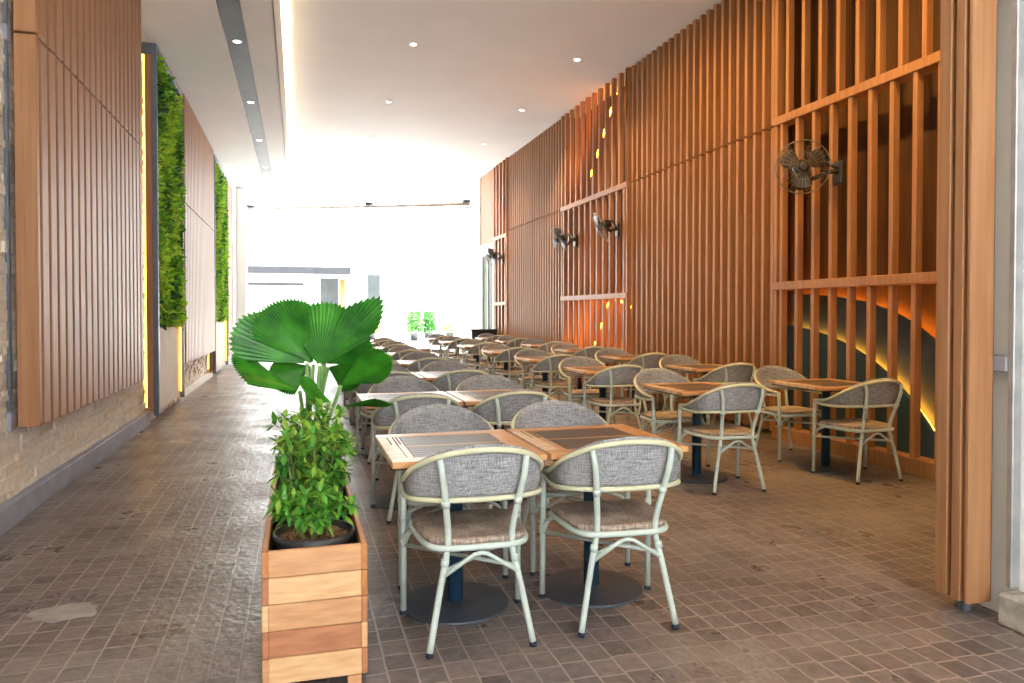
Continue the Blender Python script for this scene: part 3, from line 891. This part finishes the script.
# a second plank box far back at the end of the aisle
t = thing('wooden_planter', 'small reddish-brown wooden box far back at the end of the aisle', 'planter', (2.75, 18.6, 0))
m = MB()
for i in range(4): m.box(-.45, .45, -.2, -.17, .03+i*.11, .137+i*.11, 'planter_c', .003)
m.build('front_panel', t)
m = MB()
for i in range(4): m.box(-.45, -.42, -.17, .2, .03+i*.11, .137+i*.11, 'planter_c', .003); m.box(.42, .45, -.17, .2, .03+i*.11, .137+i*.11, 'planter_c', .003)
m.build('side_panel', t)
m = MB(); m.box(-.42, .42, -.17, .2, .03, .40, 'soil'); m.build('soil', t)
t = thing('service_cabinet', 'low black cabinet against the slatted wall at the far end', 'cabinet', (4.72, 18.7, 0))
m = MB(); m.box(-.45, .20, -.25, .25, .06, .90, 'black', .006); m.build('body', t)
m = MB(); m.box(-.47, .21, -.27, .27, .90, .94, 'black', .006); m.build('top', t)
m = MB(); m.box(-.43, .19, -.23, .23, 0, .06, 'black'); m.build('plinth', t)

# ---------------------------------------------------------------- wall fans
def wall_fan(mount, centre, face, label):
    t = thing('wall_fan', label, 'fan', mount, 0, 'black wall fans')
    c = Vector(centre)-Vector(mount); f = Vector(face).normalized()
    q = Vector((0, 0, 1)).rotation_difference(f).to_matrix()
    def T(p): return c + q @ Vector(p)
    R = .25
    m = MB()
    m.tube([T((R*math.cos(2*PI*i/36), R*math.sin(2*PI*i/36), 0)) for i in range(36)], .007, 'fan_wire', 6, closed=True)
    for zz, rr in ((.045, .12), (.045, .19), (-.055, .15)):
        m.tube([T((rr*math.cos(2*PI*i/28), rr*math.sin(2*PI*i/28), zz)) for i in range(28)], .002, 'fan_wire', 4, closed=True)
    for i in range(30):
        a = 2*PI*i/30
        ca, sa = math.cos(a), math.sin(a)
        m.tube([T((.045*ca, .045*sa, .055)), T((.16*ca, .16*sa, .05)), T((.23*ca, .23*sa, .022)), T((R*ca, R*sa, 0))], .0016, 'fan_wire', 4, cap=False)
        m.tube([T((.07*ca, .07*sa, -.07)), T((.17*ca, .17*sa, -.055)), T((R*ca, R*sa, 0))], .0016, 'fan_wire', 4, cap=False)
    m.build('cage', t)
    m = MB(); m.tube([T((0, 0, .04)), T((0, 0, .058)), T((0, 0, .066))], [.048, .048, .03], 'fan_dark', 16); m.build('badge', t)
    for k in range(3):
        m = MB(); rows = []
        for i in range(7):
            rr = .035 + .185*i/6
            w0 = -.35-.2*math.sin(PI*i/6); w1 = .38+.28*math.sin(PI*i/6)
            r = []
            for j in range(6):
                a = 2*PI*k/3 + w0+(w1-w0)*j/5
                r.append(T((rr*math.cos(a), rr*math.sin(a), -.022+.04*j/5)))
            rows.append(r)
        m.grid(rows, 'fan_blade')
        o = m.build('blade', t); md = o.modifiers.new('thickness', 'SOLIDIFY'); md.thickness = .003
    m = MB(); m.tube([T((0, 0, -.012)), T((0, 0, -.06)), T((0, 0, -.15)), T((0, 0, -.175))], [.06, .078, .07, .04], 'fan_dark', 18); m.build('motor_housing', t)
    e = T((0, 0, -.12))
    m = MB(); m.tube(smooth_path([e + Vector((0, 0, -.05)), e + Vector((.06, 0, -.12)), Vector((-.10, 0, .0)), Vector((-.02, 0, 0))], 5), .022, 'fan_dark', 10)
    m.tube(smooth_path([e + Vector((0, 0, .05)), e*.5 + Vector((0, 0, .08)), Vector((-.06, 0, .05)), Vector((-.02, 0, .03))], 5), .018, 'fan_dark', 10); m.build('arm', t)
    m = MB(); m.box(-.04, 0.0, -.06, .06, -.12, .10, 'fan_dark', .012); m.build('wall_bracket', t)
wall_fan((4.96, 5.92, 2.70), (4.62, 6.02, 2.75), (-.45, -.88, -.12), 'black wall fan on the nearest lattice screen, turned towards us')
wall_fan((4.96, 10.98, 2.70), (4.68, 11.05, 2.74), (-.80, .20, -.42), 'right one of the two wall fans on the middle lattice screen')
wall_fan((4.96, 12.85, 2.70), (4.66, 12.98, 2.72), (-.84, -.20, -.30), 'left one of the two wall fans on the middle lattice screen')
wall_fan((4.96, 17.95, 2.74), (4.66, 18.05, 2.78), (-.80, -.35, -.30), 'small distant wall fan on the farthest lattice screen')

# ---------------------------------------------------------------- far opening and the yard beyond
t = thing('canopy_bar', 'long pale roller bar with dark brackets across the far opening', 'bar', (1.7, 20.9, 0))
A, B = Vector((-3.0, .75, 4.22)), Vector((2.78, -1.3, 4.31))
m = MB(); m.tube([A, B], .045, 'white', 10); m.build('tube', t)
m = MB(); m.tube([A+Vector((0, -.02, -.10)), B+Vector((0, -.02, -.10))], .02, 'steel', 8); m.build('lower_bar', t)
for f in (.01, .55, .985):
    p = A+(B-A)*f
    m = MB(); m.box(p.x-.10, p.x+.10, p.y-.06, p.y+.06, p.z+.04, p.z+.11, 'steel_dark', .006)
    if f > .9: m.box(p.x-.012, p.x+.012, p.y-.012, p.y+.012, p.z+.1, CEI, 'white')
    m.build('bracket', t)

b = MB(); b.box(-20, 30, 46, 47, 0, 12, 'white')
struct(b.build('wall_outside'), 'sunlit white building front across the yard', 'wall')
t = thing('awning', 'long grey flat awning on the white building across the yard', 'awning', (0, 46, 0))
m = MB(); m.prism([(-1.4, 3.62), (0, 3.95), (0, 4.15), (-1.4, 4.02)], 'x', -3.0, 3.0, 'awning'); m.build('canopy', t)
m = MB()
for x in (-2.9, -1.0, 1.0, 2.9): m.box(x-.03, x+.03, -1.42, -1.36, 3.60, 4.04, 'awning', .004)
m.build('fascia_ribs', t)
t = thing('awning', 'thin grey shelf canopy lower on the white building', 'awning', (0, 46, 0))
m = MB(); m.box(-3.0, .35, -.5, 0, 2.98, 3.12, 'awning', .01); m.build('canopy', t)
def out_window(x0, x1, z0, z1, label, mat='glass'):
    t = thing('shop_window', label, 'window', ((x0+x1)/2, 46, z0))
    w, h = (x1-x0)/2, z1-z0
    m = MB(); m.box(-w, w, -.06, 0, 0, h, mat); m.build('pane', t)
    m = MB(); m.box(-w-.06, -w, -.09, 0, -.06, h+.06, 'steel'); m.box(w, w+.06, -.09, 0, -.06, h+.06, 'steel'); m.box(-w, w, -.09, 0, h, h+.06, 'steel'); m.box(-w, w, -.09, 0, -.06, 0, 'steel'); m.build('frame', t)
out_window(1.3, 2.35, .1, 3.45, 'glazed doorway under the grey awning across the yard')
out_window(4.1, 4.85, 1.4, 3.7, 'narrow grey window right of the awning across the yard')
t = thing('door_curtain', 'amber-brown curtain panel beside the doorway under the awning', 'curtain', (2.6, 45.9, 0))
m = MB()
for i in range(5): m.tube([(-.12+i*.06, 0, 0), (-.12+i*.06, 0, 3.4)], .035, 'planter_d', 8)
m.build('cloth', t)
for i, x in enumerate((.2, 2.55)):
    t = thing('wall_lamp', ('left' if i == 0 else 'right') + ' small grey lamp high on the white building across the yard', 'lamp', (x+.35, 46, 5.0), 0, 'wall lamps across the yard')
    m = MB(); m.box(-.13, .13, -.2, -.02, 0, .3, 'steel', .02); m.build('housing', t)
    m = MB(); m.box(-.05, .05, -.04, 0, .08, .2, 'steel_dark'); m.build('bracket', t)

def yard_plant(x, y, h, r, label, mats, n, seed, pots=1):
    rnd = random.Random(seed)
    t = thing('potted_plant', label, 'plant', (x, y, 0))
    m = MB(); m.lathe([(.18, 0), (.24, .36), (.25, .38), (.20, .38), (.19, .33)], 'black', 16); m.build('pot', t)
    m = MB()
    for i in range(n):
        a = rnd.uniform(0, 2*PI); rr = r*math.sqrt(rnd.random()); z = .35 + h*rnd.random()
        leafy(m, (rr*math.cos(a), rr*math.sin(a), z), Vector((math.cos(a)*.4, math.sin(a)*.4, .8)), rnd.uniform(.14, .26), rnd.choice(mats), rnd)
    m.build('foliage', t)
yard_plant(5.45, 36.0, 1.0, .32, 'tall green potted plant in the yard, left of the yellowish ones', ['leaf_mid', 'leaf_dark', 'moss_c'], 420, 1)
yard_plant(6.25, 36.6, 1.0, .32, 'second tall green potted plant in the yard, close beside the first', ['moss_c', 'leaf_dark'], 420, 2)
yard_plant(7.4, 37.0, .5, .4, 'low yellow-green potted plant in the yard, by the right wall', ['moss_b', 'leaf_lime'], 160, 3)
yard_plant(8.3, 36.6, 1.2, .34, 'tall yellow-green potted plant farthest right in the yard', ['moss_b', 'leaf_lime'], 240, 4)
yard_plant(3.6, 38.0, .5, .32, 'small lime-green potted plant in the yard, seen just past the palm', ['moss_b', 'leaf_lime'], 140, 5)

# small marks on the paving
b = MB(); rnd = random.Random(4)
b.prism([(-1.02+.14*math.cos(2*PI*i/18)*(1+.25*rnd.uniform(-1, 1)), 3.77+.11*math.sin(2*PI*i/18)*(1+.25*rnd.uniform(-1, 1))) for i in range(18)], 'z', 0.0002, .0025, 'dust')
tag(b.build('cement_patch'), 'pale cement smear on the paving at the lower left', 'patch')
